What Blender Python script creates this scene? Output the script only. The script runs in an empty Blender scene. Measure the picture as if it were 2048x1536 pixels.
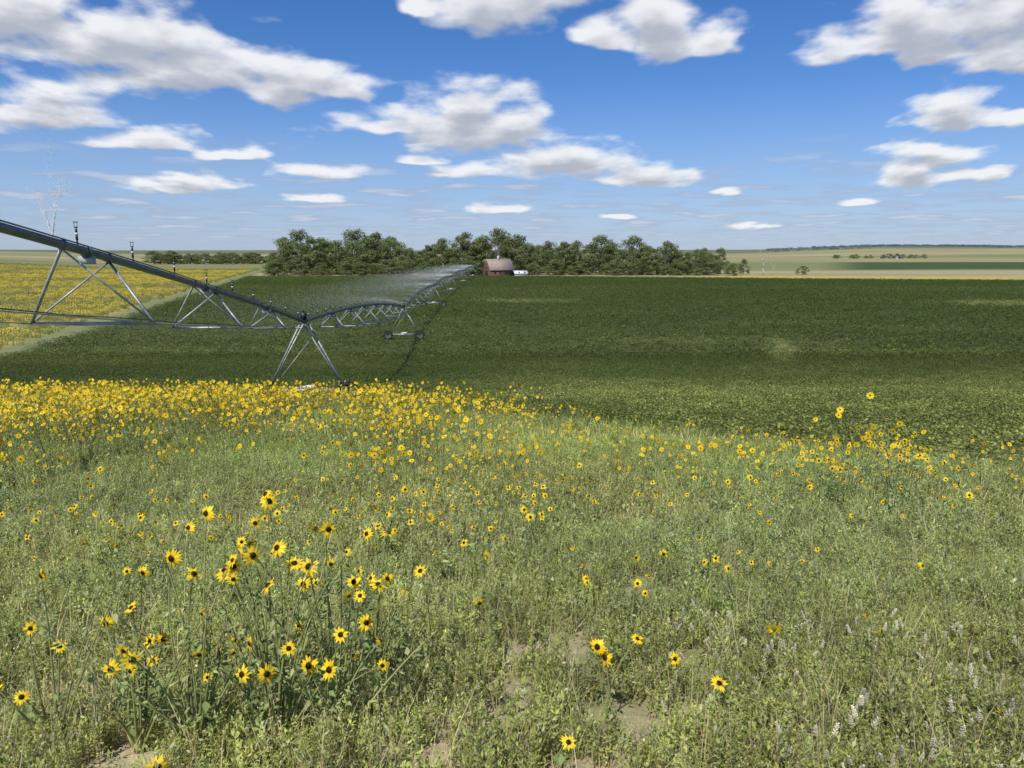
import bpy, math, random
import numpy as np
from mathutils import Vector, Matrix
random.seed(7); rng=np.random.default_rng(11)
scene=bpy.context.scene
COL=scene.collection
scene.view_settings.view_transform='Standard'
scene.view_settings.look='None'
scene.view_settings.exposure=0
scene.view_settings.gamma=1

# ------------------------------------------------------------ helpers
_tab=np.random.default_rng(5).random((256,256))
def vnoise(x,y,s,seed=0):
    x=np.asarray(x,float)/s+seed*17.3+1000; y=np.asarray(y,float)/s+seed*9.1+1000
    xi=np.floor(x).astype(int); yi=np.floor(y).astype(int); fx=x-xi; fy=y-yi
    fx=fx*fx*(3-2*fx); fy=fy*fy*(3-2*fy)
    a=_tab[xi%256,yi%256]; b=_tab[(xi+1)%256,yi%256]; c=_tab[xi%256,(yi+1)%256]; d=_tab[(xi+1)%256,(yi+1)%256]
    return (a*(1-fx)+b*fx)*(1-fy)+(c*(1-fx)+d*fx)*fy
def fbm(x,y,s,seed=0,o=4):
    r=0;a=.5;t=0
    for i in range(o):
        r=r+a*vnoise(x,y,s/2**i,seed+i); t+=a; a*=.5
    return r/t
def sstep(a,b,x):
    t=np.clip((x-a)/(b-a),0,1); return t*t*(3-2*t)
def terr(x,y):
    x=np.asarray(x,float); y=np.asarray(y,float)
    z=1.5*np.logaddexp(0,(9.4-.165*y)/1.5)
    z=z-.09*np.logaddexp(0,(-y-2))
    z=z+.14*(fbm(x,y,2.6,3)-.5)*(1-sstep(30,60,y))
    z=z+1.2*(fbm(x,y,140,6,2)-.5)*sstep(60,160,y)*0.5
    yy=np.maximum(y,1)
    z=z+sstep(450,2500,y)*14*(fbm(x,y,800,8)-.35)
    z=z+sstep(1500,4500,y)*12
    z=z+sstep(.28,.5,x/yy)*sstep(1200,2600,y)*20
    z=z+sstep(-.45,-.75,x/yy)*sstep(200,600,y)*6
    return z
def tz(x,y): return float(terr(x,y))
def nearedge(x):  # near edge of the irrigated crop
    x=np.asarray(x,float)
    return np.minimum(23.3-1.2*x-.075*np.maximum(x,0)**2,33+0*x)
def leftedge(y): return -34-.248*np.asarray(y,float)
def faredge(x): return 323-.22*np.maximum(np.asarray(x,float),0)
def paleness(x,y):
    p=sstep(.54,.8,fbm(x/2.4,y,9,21))*.2*sstep(200,60,y)
    p=p+sstep(.5,.8,fbm(x/3.,y,40,25))*.12
    near=sstep(nearedge(x)-1,nearedge(x)+3,y)*sstep(80,30,y)*sstep(-8,6,x)
    p=p+.95*near*(.4+.6*sstep(.35,.6,fbm(x/2.2,y,5,31)))
    def e(cx,cy,a,b,ang=0):
        dx=x-cx; dy=y-cy; c,s=math.cos(ang),math.sin(ang)
        r=np.sqrt(((dx*c+dy*s)/a)**2+((-dx*s+dy*c)/b)**2)
        return sstep(1.3,.4,r+(fbm(x,y,3,44)-.5)*1.3)
    p=p+.55*e(30,82,1.3,10,-.32)+.2*e(22,92,13,4)+.5*e(2,165,12,7)+.6*e(108,160,16,9)+.2*e(55,62,9,3)
    return np.clip(p,0,1)

def mesh_from(name,V,F,C=None,mats=(),smooth=False,midx=None):
    V=np.asarray(V,np.float32); F=np.asarray(F,np.int32)
    me=bpy.data.meshes.new(name); k=F.shape[1]
    me.vertices.add(len(V)); me.vertices.foreach_set('co',V.ravel())
    me.loops.add(F.size); me.loops.foreach_set('vertex_index',F.ravel())
    me.polygons.add(len(F)); me.polygons.foreach_set('loop_start',np.arange(len(F),dtype=np.int32)*k)
    me.polygons.foreach_set('loop_total',np.full(len(F),k,np.int32))
    for m in mats: me.materials.append(m)
    if midx is not None: me.polygons.foreach_set('material_index',np.asarray(midx,np.int32))
    if smooth: me.polygons.foreach_set('use_smooth',np.ones(len(F),bool))
    me.update(calc_edges=True)
    if C is not None:
        C=np.asarray(C,np.float32); rgba=np.ones((len(V),4),np.float32); rgba[:,:3]=C
        at=me.color_attributes.new(name='Col',type='FLOAT_COLOR',domain='POINT')
        at.data.foreach_set('color',rgba.ravel())
    return me
def mkobj(name,me,parent=None,loc=None,rot=None):
    o=bpy.data.objects.new(name,me); COL.objects.link(o)
    if loc is not None: o.location=loc
    if rot is not None: o.rotation_euler=rot
    if parent is not None: o.parent=parent
    return o
def tag(o,label,cat,group=None,kind=None):
    o['label']=label; o['category']=cat
    if group: o['group']=group
    if kind: o['kind']=kind
    return o

class B:
    def __init__(s): s.v=[];s.f=[];s.c=[];s.m=[]
    def add(s,vs,fs,col=(.5,.5,.5),m=0):
        n=len(s.v); s.v+= [tuple(p) for p in vs]
        s.c+= [tuple(col)]*len(vs) if not isinstance(col,list) else col
        for f in fs:
            s.f.append(tuple(n+i for i in f)); s.m.append(m)
    def tube(s,p0,p1,r0,r1=None,n=6,col=(.5,.5,.5),m=0,cap=True):
        r1=r0 if r1 is None else r1
        p0=Vector(p0);p1=Vector(p1);d=(p1-p0)
        if d.length<1e-6:return
        d.normalize(); a=d.orthogonal().normalized(); b=d.cross(a)
        vs=[];fs=[]
        for p,r in((p0,r0),(p1,r1)):
            for i in range(n):
                t=2*math.pi*i/n; vs.append(p+a*math.cos(t)*r+b*math.sin(t)*r)
        for i in range(n):
            j=(i+1)%n; fs+=[(i,j,n+j),(i,n+j,n+i)]
        if cap:
            vs+=[p0,p1]
            for i in range(n):
                j=(i+1)%n; fs+=[(2*n,j,i),(2*n+1,n+i,n+j)]
        s.add(vs,fs,col,m)
    def path(s,pts,r0,r1,n=5,col=(.5,.5,.5),m=0):
        k=len(pts)-1
        for i in range(k):
            s.tube(pts[i],pts[i+1],r0+(r1-r0)*i/k,r0+(r1-r0)*(i+1)/k,n,col,m,cap=(i in(0,k-1)))
    def box(s,c,size,R=None,col=(.5,.5,.5),m=0):
        c=Vector(c); vs=[]
        for x in(-.5,.5):
            for y in(-.5,.5):
                for z in(-.5,.5):
                    p=Vector((x*size[0],y*size[1],z*size[2]))
                    if R is not None:p=R@p
                    vs.append(c+p)
        q=[(0,1,3,2),(4,6,7,5),(0,4,5,1),(2,3,7,6),(0,2,6,4),(1,5,7,3)]
        fs=[]
        for a,b,cc,d in q: fs+=[(a,b,cc),(a,cc,d)]
        s.add(vs,fs,col,m)
    def beam(s,p0,p1,w,h,col=(.5,.5,.5),m=0):
        p0=Vector(p0);p1=Vector(p1);d=p1-p0;L=d.length;d.normalize()
        up=Vector((0,0,1)) if abs(d.z)<.95 else Vector((1,0,0))
        a=d.cross(up).normalized(); b=a.cross(d)
        R=Matrix((a,d,b)).transposed()
        s.box((p0+p1)/2,(w,L,h),R,col,m)
    def leaf(s,p,d,up,L,W,col,fold=.15):
        p=Vector(p);d=Vector(d).normalized();u=Vector(up)
        side=d.cross(u)
        if side.length<1e-4: side=d.orthogonal()
        side.normalize(); u=side.cross(d)
        m=p+d*L*.42-u*L*fold; l=p+d*L*.36+side*W*.5; r=p+d*L*.36-side*W*.5; t=p+d*L-u*L*fold*1.2
        s.add([p,l,r,m,t],[(0,1,3),(0,3,2),(1,4,3),(3,4,2)],col)
    def mesh(s,name,mats,smooth=False):
        return mesh_from(name,s.v,s.f,s.c,mats,smooth,s.m)
    def arr(s): return (np.array(s.v,np.float32),np.array(s.f,np.int32),np.array(s.c,np.float32))

def scatter(tmpls,pos,yaw,scale,tint,tilt=.12):
    N=len(pos); idx=rng.integers(0,len(tmpls),N); Vs=[];Fs=[];Cs=[];off=0
    tx=rng.normal(0,tilt,N); ty=rng.normal(0,tilt,N)
    for k,(V,F,C) in enumerate(tmpls):
        sel=np.where(idx==k)[0]; n=len(sel)
        if n==0: continue
        c=np.cos(yaw[sel])[:,None]; s_=np.sin(yaw[sel])[:,None]; sc=scale[sel][:,None]
        x=V[:,0][None]*c-V[:,1][None]*s_; y=V[:,0][None]*s_+V[:,1][None]*c; z=np.repeat(V[:,2][None],n,0)
        x=x+tx[sel][:,None]*z; y=y+ty[sel][:,None]*z
        P=np.stack([x*sc,y*sc,z*sc],-1)+pos[sel][:,None,:]
        Vs.append(P.reshape(-1,3)); Cs.append((C[None]*tint[sel][:,None,:]).reshape(-1,3))
        Fs.append((F[None]+ (np.arange(n)*len(V))[:,None,None]+off).reshape(-1,3)); off+=n*len(V)
    return np.concatenate(Vs),np.concatenate(Fs),np.concatenate(Cs)
def wedge(n,y0,y1,k=.8,m=1.0):
    y=np.sqrt(rng.random(n)*(y1*y1-y0*y0)+y0*y0); x=(rng.random(n)*2-1)*(k*y+m)
    return x,y

# ------------------------------------------------------------ materials
def newmat(name):
    m=bpy.data.materials.new(name); m.use_nodes=True; nt=m.node_tree
    b=nt.nodes['Principled BSDF']; return m,nt,b
def plantmat(name,rough=.6,trans=.3,spec=.25,nscale=3.,namp=.5):
    m,nt,b=newmat(name); N=nt.nodes;L=nt.links
    at=N.new('ShaderNodeAttribute'); at.attribute_name='Col'
    geo=N.new('ShaderNodeNewGeometry'); no=N.new('ShaderNodeTexNoise'); no.inputs['Scale'].default_value=nscale; no.inputs['Detail'].default_value=2
    L.new(geo.outputs['Position'],no.inputs['Vector'])
    mr=N.new('ShaderNodeMapRange'); mr.inputs['From Min'].default_value=.3; mr.inputs['From Max'].default_value=.7
    mr.inputs['To Min'].default_value=1-namp*.5; mr.inputs['To Max'].default_value=1+namp*.5
    L.new(no.outputs['Fac'],mr.inputs['Value'])
    vm=N.new('ShaderNodeVectorMath'); vm.operation='SCALE'; L.new(at.outputs['Color'],vm.inputs[0]); L.new(mr.outputs[0],vm.inputs['Scale'])
    L.new(vm.outputs[0],b.inputs['Base Color']); b.inputs['Roughness'].default_value=rough
    b.inputs['Specular IOR Level'].default_value=spec
    if trans>0:
        tr=N.new('ShaderNodeBsdfTranslucent'); L.new(vm.outputs[0],tr.inputs['Color'])
        mx=N.new('ShaderNodeMixShader'); mx.inputs[0].default_value=trans
        L.new(b.outputs[0],mx.inputs[1]); L.new(tr.outputs[0],mx.inputs[2])
        L.new(mx.outputs[0],N['Material Output'].inputs['Surface'])
    return m
M_leaf=plantmat('foliage',.65,.40,.15)
M_petal=plantmat('petals',.55,.25,.15,20,.2)
M_tree=plantmat('tree_foliage',.65,.42,.1,.35,.4)
M_bark=plantmat('bark',.9,0,.1,4,.6)
def solid(name,col,rough=.5,metal=0,nscale=8,namp=.25,bump=0.):
    m,nt,b=newmat(name);N=nt.nodes;L=nt.links
    tc=N.new('ShaderNodeTexCoord'); no=N.new('ShaderNodeTexNoise'); no.inputs['Scale'].default_value=nscale; no.inputs['Detail'].default_value=6
    L.new(tc.outputs['Object'],no.inputs['Vector'])
    r=N.new('ShaderNodeValToRGB'); r.color_ramp.elements[0].position=.3; r.color_ramp.elements[1].position=.7
    r.color_ramp.elements[0].color=[c*(1-namp) for c in col]+[1]; r.color_ramp.elements[1].color=[min(1,c*(1+namp)) for c in col]+[1]
    L.new(no.outputs['Fac'],r.inputs[0]); L.new(r.outputs[0],b.inputs['Base Color'])
    b.inputs['Roughness'].default_value=rough; b.inputs['Metallic'].default_value=metal
    if bump:
        bp=N.new('ShaderNodeBump'); bp.inputs['Strength'].default_value=bump; L.new(no.outputs['Fac'],bp.inputs['Height']); L.new(bp.outputs[0],b.inputs['Normal'])
    return m
M_galv=solid('galvanized_steel',(.34,.36,.35),.5,.3,5,.3)
M_pipe=solid('weathered_pipe',(.11,.135,.125),.55,.2,3,.35)
M_rubber=solid('tyre_rubber',(.02,.02,.02),.9)
M_black=solid('black_plastic',(.015,.015,.017),.5)
M_white=solid('white_paint',(.75,.75,.73),.5,0,10,.06)
M_red=solid('barn_boards',(.15,.08,.065),.9,0,3,.35)
M_shingle=solid('barn_shingles',(.30,.235,.20),.95,0,2.5,.35)
M_dark=solid('dark_opening',(.012,.01,.01),.9)

# ground
mg,nt,b=newmat('ground_soil_and_fields');N=nt.nodes;L=nt.links
at=N.new('ShaderNodeAttribute'); at.attribute_name='Col'
geo=N.new('ShaderNodeNewGeometry')
n1=N.new('ShaderNodeTexNoise'); n1.inputs['Scale'].default_value=9; n1.inputs['Detail'].default_value=8; n1.inputs['Roughness'].default_value=.7
n2=N.new('ShaderNodeTexNoise'); n2.inputs['Scale'].default_value=.35; n2.inputs['Detail'].default_value=8; n2.inputs['Roughness'].default_value=.7
for n_ in(n1,n2): L.new(geo.outputs['Position'],n_.inputs['Vector'])
ad=N.new('ShaderNodeMath'); ad.operation='ADD'; L.new(n1.outputs['Fac'],ad.inputs[0]); L.new(n2.outputs['Fac'],ad.inputs[1])
mr=N.new('ShaderNodeMapRange'); mr.inputs['From Min'].default_value=.7; mr.inputs['From Max'].default_value=1.3; mr.inputs['To Min'].default_value=.6; mr.inputs['To Max'].default_value=1.4
L.new(ad.outputs[0],mr.inputs['Value'])
vm=N.new('ShaderNodeVectorMath'); vm.operation='SCALE'; L.new(at.outputs['Color'],vm.inputs[0]); L.new(mr.outputs[0],vm.inputs['Scale'])
L.new(vm.outputs[0],b.inputs['Base Color']); b.inputs['Roughness'].default_value=.95; b.inputs['Specular IOR Level'].default_value=.1
bp=N.new('ShaderNodeBump'); bp.inputs['Strength'].default_value=.6; bp.inputs['Distance'].default_value=.05; L.new(n1.outputs['Fac'],bp.inputs['Height']); L.new(bp.outputs[0],b.inputs['Normal'])

# ------------------------------------------------------------ terrain sheet
ys=list(np.arange(-45,60,.5)); y=60.
while y<7000: ys.append(y); y*=1.02
ys=np.array(ys); us=np.linspace(-1.7,1.7,420)
YY,UU=np.meshgrid(ys,us,indexing='ij'); XX=UU*(YY+62)
ZZ=terr(XX,YY)
nr,nc=XX.shape
V=np.stack([XX.ravel(),YY.ravel(),ZZ.ravel()],-1)
ii=np.arange(nr*nc).reshape(nr,nc)
F=np.stack([ii[:-1,:-1].ravel(),ii[:-1,1:].ravel(),ii[1:,1:].ravel(),ii[1:,:-1].ravel()],-1)
x=XX.ravel(); yv=YY.ravel()
def mix(a,b,t):
    t=np.asarray(t)[:,None]; return a*(1-t)+b*t
def cc(*c): return np.tile(np.array(c,float),(len(x),1))
nz=fbm(x,yv,6,1); nz2=fbm(x/3,yv,60,2); nz3=fbm(x/6,yv,120,12)
soil=cc(.52,.41,.30); thatch=cc(.25,.25,.11)
bank=mix(thatch,soil,sstep(.48,.62,fbm(x,yv,1.6,14))*.7)
BP=[(.22,3.75,.3,.42),(.56,2.98,.28,.24),(.98,4.9,.3,.4),(.0,3.2,.16,.3),(.3,2.5,.25,.2)]
far=mix(cc(.32,.29,.16),cc(.18,.20,.085),sstep(.4,.6,nz3))
far=mix(far,cc(.24,.21,.09),sstep(.5,.7,nz2)*.5)
yy=np.maximum(yv,1); bear=x/yy
far=mix(far,cc(.055,.085,.03),sstep(440,460,yv)*sstep(760,720,yv)*sstep(.40,.48,bear))
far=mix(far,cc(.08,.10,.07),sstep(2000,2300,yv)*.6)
far=mix(far,cc(.45,.36,.05),sstep(faredge(x)-2,faredge(x)+2,yv)*sstep(faredge(x)+42,faredge(x)+30,yv)*sstep(60,110,x)*sstep(.3,.6,nz+.1)*.8)
ymask=sstep(.38,.56,fbm(x/1.6,yv,16,40))
meadow=mix(cc(.23,.22,.08),cc(.44,.35,.06),ymask*sstep(470,380,yv)*.6)
meadow=mix(meadow,far,sstep(400,520,yv))
pal=paleness(x,yv)
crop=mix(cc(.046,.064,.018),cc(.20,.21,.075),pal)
col=bank.copy()
incrop=sstep(-1,1.5,yv-nearedge(x)+(nz-.5)*3)
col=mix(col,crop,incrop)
le=leftedge(yv)+(nz-.5)*3
strip=cc(.18,.20,.09)
col=mix(col,strip,sstep(1.5,-1.5,x-le)*sstep(30,40,yv))
col=mix(col,meadow,sstep(1.2,-1.2,x-(le-3.2-.008*yv))*sstep(30,40,yv))
pf=sstep(-2,2,yv-faredge(x))
col=mix(col,far,pf*np.where(x>le,1,0))
me=mesh_from('ground',V,F,col,[mg],smooth=True)
g=mkobj('ground',me); g['kind']='structure'; g['label']='rolling farmland ground with grassy bank and fields'; g['category']='ground'

# ------------------------------------------------------------ plant templates
GREEN=[(.30,.38,.10),(.35,.42,.12),(.24,.31,.085),(.39,.45,.16),(.33,.38,.17),(.44,.48,.14)]
STRAW=[(.60,.55,.33),(.55,.49,.28),(.46,.40,.23),(.66,.61,.42)]
def grass_t(nb,L,w,straw=.3,spread=.06,seed=0):
    r=random.Random(seed); b=B()
    for i in range(nb):
        a=r.uniform(0,6.28); ra=r.uniform(0,spread); l=L*r.uniform(.5,1.15); lean=r.uniform(.02,.5) if r.random()<.7 else r.uniform(.4,1)
        d=Vector((math.cos(a),math.sin(a),0)); side=Vector((-d.y,d.x,0))
        p0=Vector((math.cos(a*3)*ra,math.sin(a*3)*ra,0)); c=Vector(r.choice(STRAW) if r.random()<straw else r.choice(GREEN))
        vs=[];cs=[]
        for k in range(3):
            t=k/3; p=p0+d*(lean*l*t*t)+Vector((0,0,l*t*(1-.25*lean*t)))
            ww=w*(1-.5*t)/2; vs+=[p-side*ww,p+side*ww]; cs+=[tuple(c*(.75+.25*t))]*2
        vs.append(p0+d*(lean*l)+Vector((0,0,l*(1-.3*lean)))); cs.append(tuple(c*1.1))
        b.add(vs,[(0,1,3),(0,3,2),(2,3,5),(2,5,4),(4,5,6)],cs)
    return b.arr()
def weed_t(h,nl,ls,seed=0,grey=0.25,brown=.05):
    r=random.Random(seed); b=B()
    nst=r.randint(3,5)
    for s_ in range(nst):
        a=r.uniform(0,6.28); ln=r.uniform(.02,.32); hh=h*r.uniform(.55,1.15)
        top=Vector((math.cos(a)*ln*hh,math.sin(a)*ln*hh,hh))
        base=Vector((r.uniform(-.05,.05),r.uniform(-.05,.05),0))
        sc=Vector((.32,.34,.15)) if r.random()>.3 else Vector((.34,.26,.16))
        sd=Vector((-math.sin(a),math.cos(a),0))*.003
        b.add([base-sd,base+sd,top],[(0,1,2)],tuple(sc))
        for i in range(nl):
            t=r.uniform(.1,1)**.75; p=base+(top-base)*t
            aa=r.uniform(0,6.28); el=r.uniform(.1,1.3)
            d=Vector((math.cos(aa)*math.cos(el),math.sin(aa)*math.cos(el),math.sin(el)))
            l=ls*r.uniform(.5,1.2)*(1.3-.75*t); sw=d.cross(Vector((r.uniform(-.5,.5),r.uniform(-.5,.5),1))).normalized()*l*r.uniform(.12,.25)
            q=r.random(); c=Vector(r.choice(GREEN))
            if q<grey: c=Vector((.40,.45,.28))
            elif q<grey+brown: c=Vector((.42,.34,.20))
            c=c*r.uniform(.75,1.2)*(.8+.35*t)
            b.add([p,p+d*l*.5+sw,p+d*l,p+d*l*.5-sw],[(0,1,2),(0,2,3)],tuple(c))
    return b.arr()
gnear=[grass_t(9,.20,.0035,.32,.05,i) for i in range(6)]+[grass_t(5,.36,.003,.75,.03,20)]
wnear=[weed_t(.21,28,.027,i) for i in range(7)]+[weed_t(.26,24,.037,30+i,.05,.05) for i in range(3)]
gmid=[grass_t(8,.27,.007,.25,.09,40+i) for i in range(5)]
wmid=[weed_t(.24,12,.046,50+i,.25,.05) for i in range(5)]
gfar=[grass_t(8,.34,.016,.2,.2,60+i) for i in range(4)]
BARE=[(.22,3.75,.24,.36),(.56,2.98,.24,.20),(.98,4.9,.26,.36),(-1.5,2.6,.16,.14),(.0,3.2,.12,.25),(.3,2.5,.2,.14),(.9,3.6,.16,.2),(-.35,2.6,.12,.12)]
def bare(x,y):
    r=np.ones(len(x))
    for cx,cy,a,bb in BARE:
        d=np.sqrt(((x-cx)/a)**2+((y-cy)/bb)**2)+(vnoise(x,y,.10,5)-.5)*1.3
        r=np.minimum(r,.02+.98*sstep(.6,1.4,d))
    r=r*(.4+.6*sstep(.30,.46,fbm(x,y,.6,77)))
    return r
def cover(n,y0,y1,tm,smin,smax,edge=.3,k=.8,m=1.,bright=1.06):
    x,y=wedge(n,y0,y1,k,m)
    keep=(y<nearedge(x)+edge+rng.normal(0,.7,n)*sstep(8,12,y))&((x>leftedge(y)))
    keep&=rng.random(n)<bare(x,y)
    x=x[keep];y=y[keep];N_=len(x)
    pos=np.stack([x,y,terr(x,y)-.01],-1)
    v=bright*(.84+.5*fbm(x,y,1.8,9))[:,None]*(.75+.5*rng.random((N_,1)))
    warm=sstep(.4,.7,fbm(x,y,2.5,19))[:,None]
    lush=sstep(6,16,y)[:,None]
    tint=v*(np.array([[1.0,1.0,1.0]])*(1-warm)+np.array([[1.10,1.02,.98]])*warm)*(1+lush*np.array([[-.03,.02,-.2]]))
    return scatter(tm,pos,rng.random(N_)*6.28,smin+(smax-smin)*rng.random(N_)*(.6+.6*fbm(x,y,1.2,71)),tint)
def join(parts):
    Vs=[];Fs=[];Cs=[];o=0
    for V_,F_,C_ in parts: Vs.append(V_);Fs.append(F_+o);Cs.append(C_);o+=len(V_)
    return np.concatenate(Vs),np.concatenate(Fs),np.concatenate(Cs)
def stuff(name,parts,mat,label,cat):
    V_,F_,C_=join(parts) if isinstance(parts,list) else parts
    o=mkobj(name,mesh_from(name,V_,F_,C_,[mat])); tag(o,label,cat,kind='stuff'); return o
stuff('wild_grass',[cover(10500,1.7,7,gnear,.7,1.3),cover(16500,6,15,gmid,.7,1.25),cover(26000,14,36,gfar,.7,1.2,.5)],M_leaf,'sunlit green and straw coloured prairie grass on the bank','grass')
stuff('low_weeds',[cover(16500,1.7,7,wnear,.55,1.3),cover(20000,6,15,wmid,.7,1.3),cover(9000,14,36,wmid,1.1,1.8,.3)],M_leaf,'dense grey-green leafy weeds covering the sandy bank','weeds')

# white flower spikes
def spike_t(seed):
    r=random.Random(seed); b=B(); h=r.uniform(.2,.3); ln=r.uniform(-.06,.06)
    b.add([(-.002,0,0),(.002,0,0),(ln,0,h)],[(0,1,2)],(.3,.3,.16))
    for i in range(24):
        t=i/23; p=Vector((ln*(.8+.2*t),0,h*(.82+.18*t))); a=i*2.4; rr=.008*(1-.6*t)+.002
        d=Vector((math.cos(a),math.sin(a),.5)); s=Vector((-math.sin(a),math.cos(a),0))*.004
        b.add([p,p+d*rr+s,p+d*rr*1.3+Vector((0,0,.003)),p+d*rr-s],[(0,1,2),(0,2,3)],(.88,.82,.66))
    return b.arr()
n=330; x_=rng.normal(1.5,.6,n); y_=rng.uniform(2.2,4.0,n); k_=(x_>.7)&(fbm(x_,y_,.3,88)>.47); x_=x_[k_];y_=y_[k_]
stuff('white_flower_spikes',scatter([spike_t(i) for i in range(4)],np.stack([x_,y_,terr(x_,y_)],-1),rng.random(len(x_))*6.28,rng.uniform(.5,1.0,len(x_)),rng.uniform(.8,1.1,(len(x_),1))*np.ones((1,3)),.3),M_leaf,'small white knobbly flower spikes among low weeds','wildflowers')

# ------------------------------------------------------------ crop
def crop_t(nl,rad,h,ls,seed):
    r=random.Random(seed); b=B()
    for i in range(nl):
        a=r.uniform(0,6.28); ra=rad*math.sqrt(r.random()); z=h*r.uniform(.45,1.0)*(1-.25*(ra/rad)**2)
        p=Vector((math.cos(a)*ra,math.sin(a)*ra,z)); aa=r.uniform(0,6.28); el=r.uniform(-.5,.8)
        d=Vector((math.cos(aa)*math.cos(el),math.sin(aa)*math.cos(el),math.sin(el)))
        l=ls*r.uniform(.6,1.2); s=d.cross(Vector((r.uniform(-.6,.6),r.uniform(-.6,.6),1))).normalized()*l*.36
        c=Vector(r.choice([(.092,.126,.030),(.072,.104,.024),(.108,.146,.037),(.094,.128,.028)]))*r.uniform(.6,1.25)
        b.add([p,p+d*l*.5+s,p+d*l,p+d*l*.5-s],[(0,1,2),(0,2,3)],tuple(c))
    return b.arr()
c1=[crop_t(28,.24,.42,.070,i) for i in range(5)]
c2=[crop_t(18,.34,.42,.10,10+i) for i in range(5)]
c3=[crop_t(11,.6,.42,.24,20+i) for i in range(5)]
def cropz(n,y0,y1,tm,s0,s1,k=.8,m=1.):
    x,y=wedge(n,y0,y1,k,m)
    keep=(y>nearedge(x)+rng.normal(.8,1.5,n))&(x>leftedge(y)+rng.normal(.3,.4,n))&(y<faredge(x))
    x=x[keep];y=y[keep]
    pal=paleness(x,y); ok=rng.random(len(x))>pal*.4; x=x[ok];y=y[ok];pal=pal[ok][:,None]
    rowd=.76; q=np.round((x*.45+y*.89)/rowd)*rowd-(x*.45+y*.89); q=q*np.where(y<90,.6,0); x=x+q*.45; y=y+q*.89
    v=(.88+.24*fbm(x/2.,y,7,61))[:,None]*(.8+.4*rng.random((len(x),1)))
    pl=np.clip(pal*(2.0*rng.random((len(x),1))**1.4),0,1.2)
    tint=v*((1-pl)*np.array([[1,1,1.]])+pl*np.array([[3.4,2.7,3.2]]))
    hs=1-.35*sstep(5,0,y-nearedge(x))
    return scatter(tm,np.stack([x,y,terr(x,y)-.0],-1),rng.random(len(x))*6.28,rng.uniform(s0,s1,len(x))*hs,tint,.05)
stuff('soybean_crop',[cropz(30000,9,34,c1,.6,1.2),cropz(52000,32,78,c2,.7,1.2),cropz(110000,74,335,c3,.7,1.25,.78,0)],M_leaf,'dark green leafy irrigated soybean crop in a wide flat field','crop')

# meadow of yellow flowers beyond mown strip
def mead_t(seed):
    r=random.Random(seed); b=B()
    for i in range(6):
        a=r.uniform(0,6.28); ra=r.uniform(0,.8); p=Vector((math.cos(a)*ra,math.sin(a)*ra,r.uniform(.6,1.0))); s=r.uniform(.03,.055)
        b.add([p+Vector((-s,0,-s)),p+Vector((s,0,-s)),p+Vector((s,.03,s)),p+Vector((-s,.03,s))],[(0,1,2),(0,2,3)],(.80,.60,.05))
    for i in range(9):
        a=r.uniform(0,6.28); ra=r.uniform(0,.8); p=Vector((math.cos(a)*ra,math.sin(a)*ra,0)); w=.07
        b.add([p+Vector((-w,0,0)),p+Vector((w,0,0)),p+Vector((r.uniform(-.2,.2),0,r.uniform(.6,1)))],[(0,1,2)],(.30,.30,.10))
    return b.arr()
def greenclump_t(seed):
    r=random.Random(seed); b=B()
    for i in range(12):
        a=r.uniform(0,6.28); ra=r.uniform(0,.6); p=Vector((math.cos(a)*ra,math.sin(a)*ra,0)); w=.07
        b.add([p+Vector((-w,0,0)),p+Vector((w,0,0)),p+Vector((r.uniform(-.3,.3),0,r.uniform(.3,.8)))],[(0,1,2)],(.28,.30,.11))
    return b.arr()
n=120000; x_,y_=wedge(n,45,460,.95,5)
k_=(x_<leftedge(y_)-3.4-.008*y_+rng.normal(0,.7,n)); x_=x_[k_];y_=y_[k_]
ye=rng.random(len(x_))<(.12+.88*sstep(.38,.56,fbm(x_/1.6,y_,16,40)))*sstep(460,360,y_)
P=np.stack([x_,y_,terr(x_,y_)],-1)
def sc2(tm,P): return scatter(tm,P,rng.random(len(P))*.8-.4,rng.uniform(.6,1.2,len(P)),rng.uniform(.75,1.15,(len(P),1))*np.ones((1,3)))
stuff('yellow_flower_meadow',[sc2([mead_t(i) for i in range(4)],P[ye]),sc2([greenclump_t(i) for i in range(4)],P[~ye])],M_leaf,'meadow thick with yellow wild sunflowers beyond mown strip','wildflowers')

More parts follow.
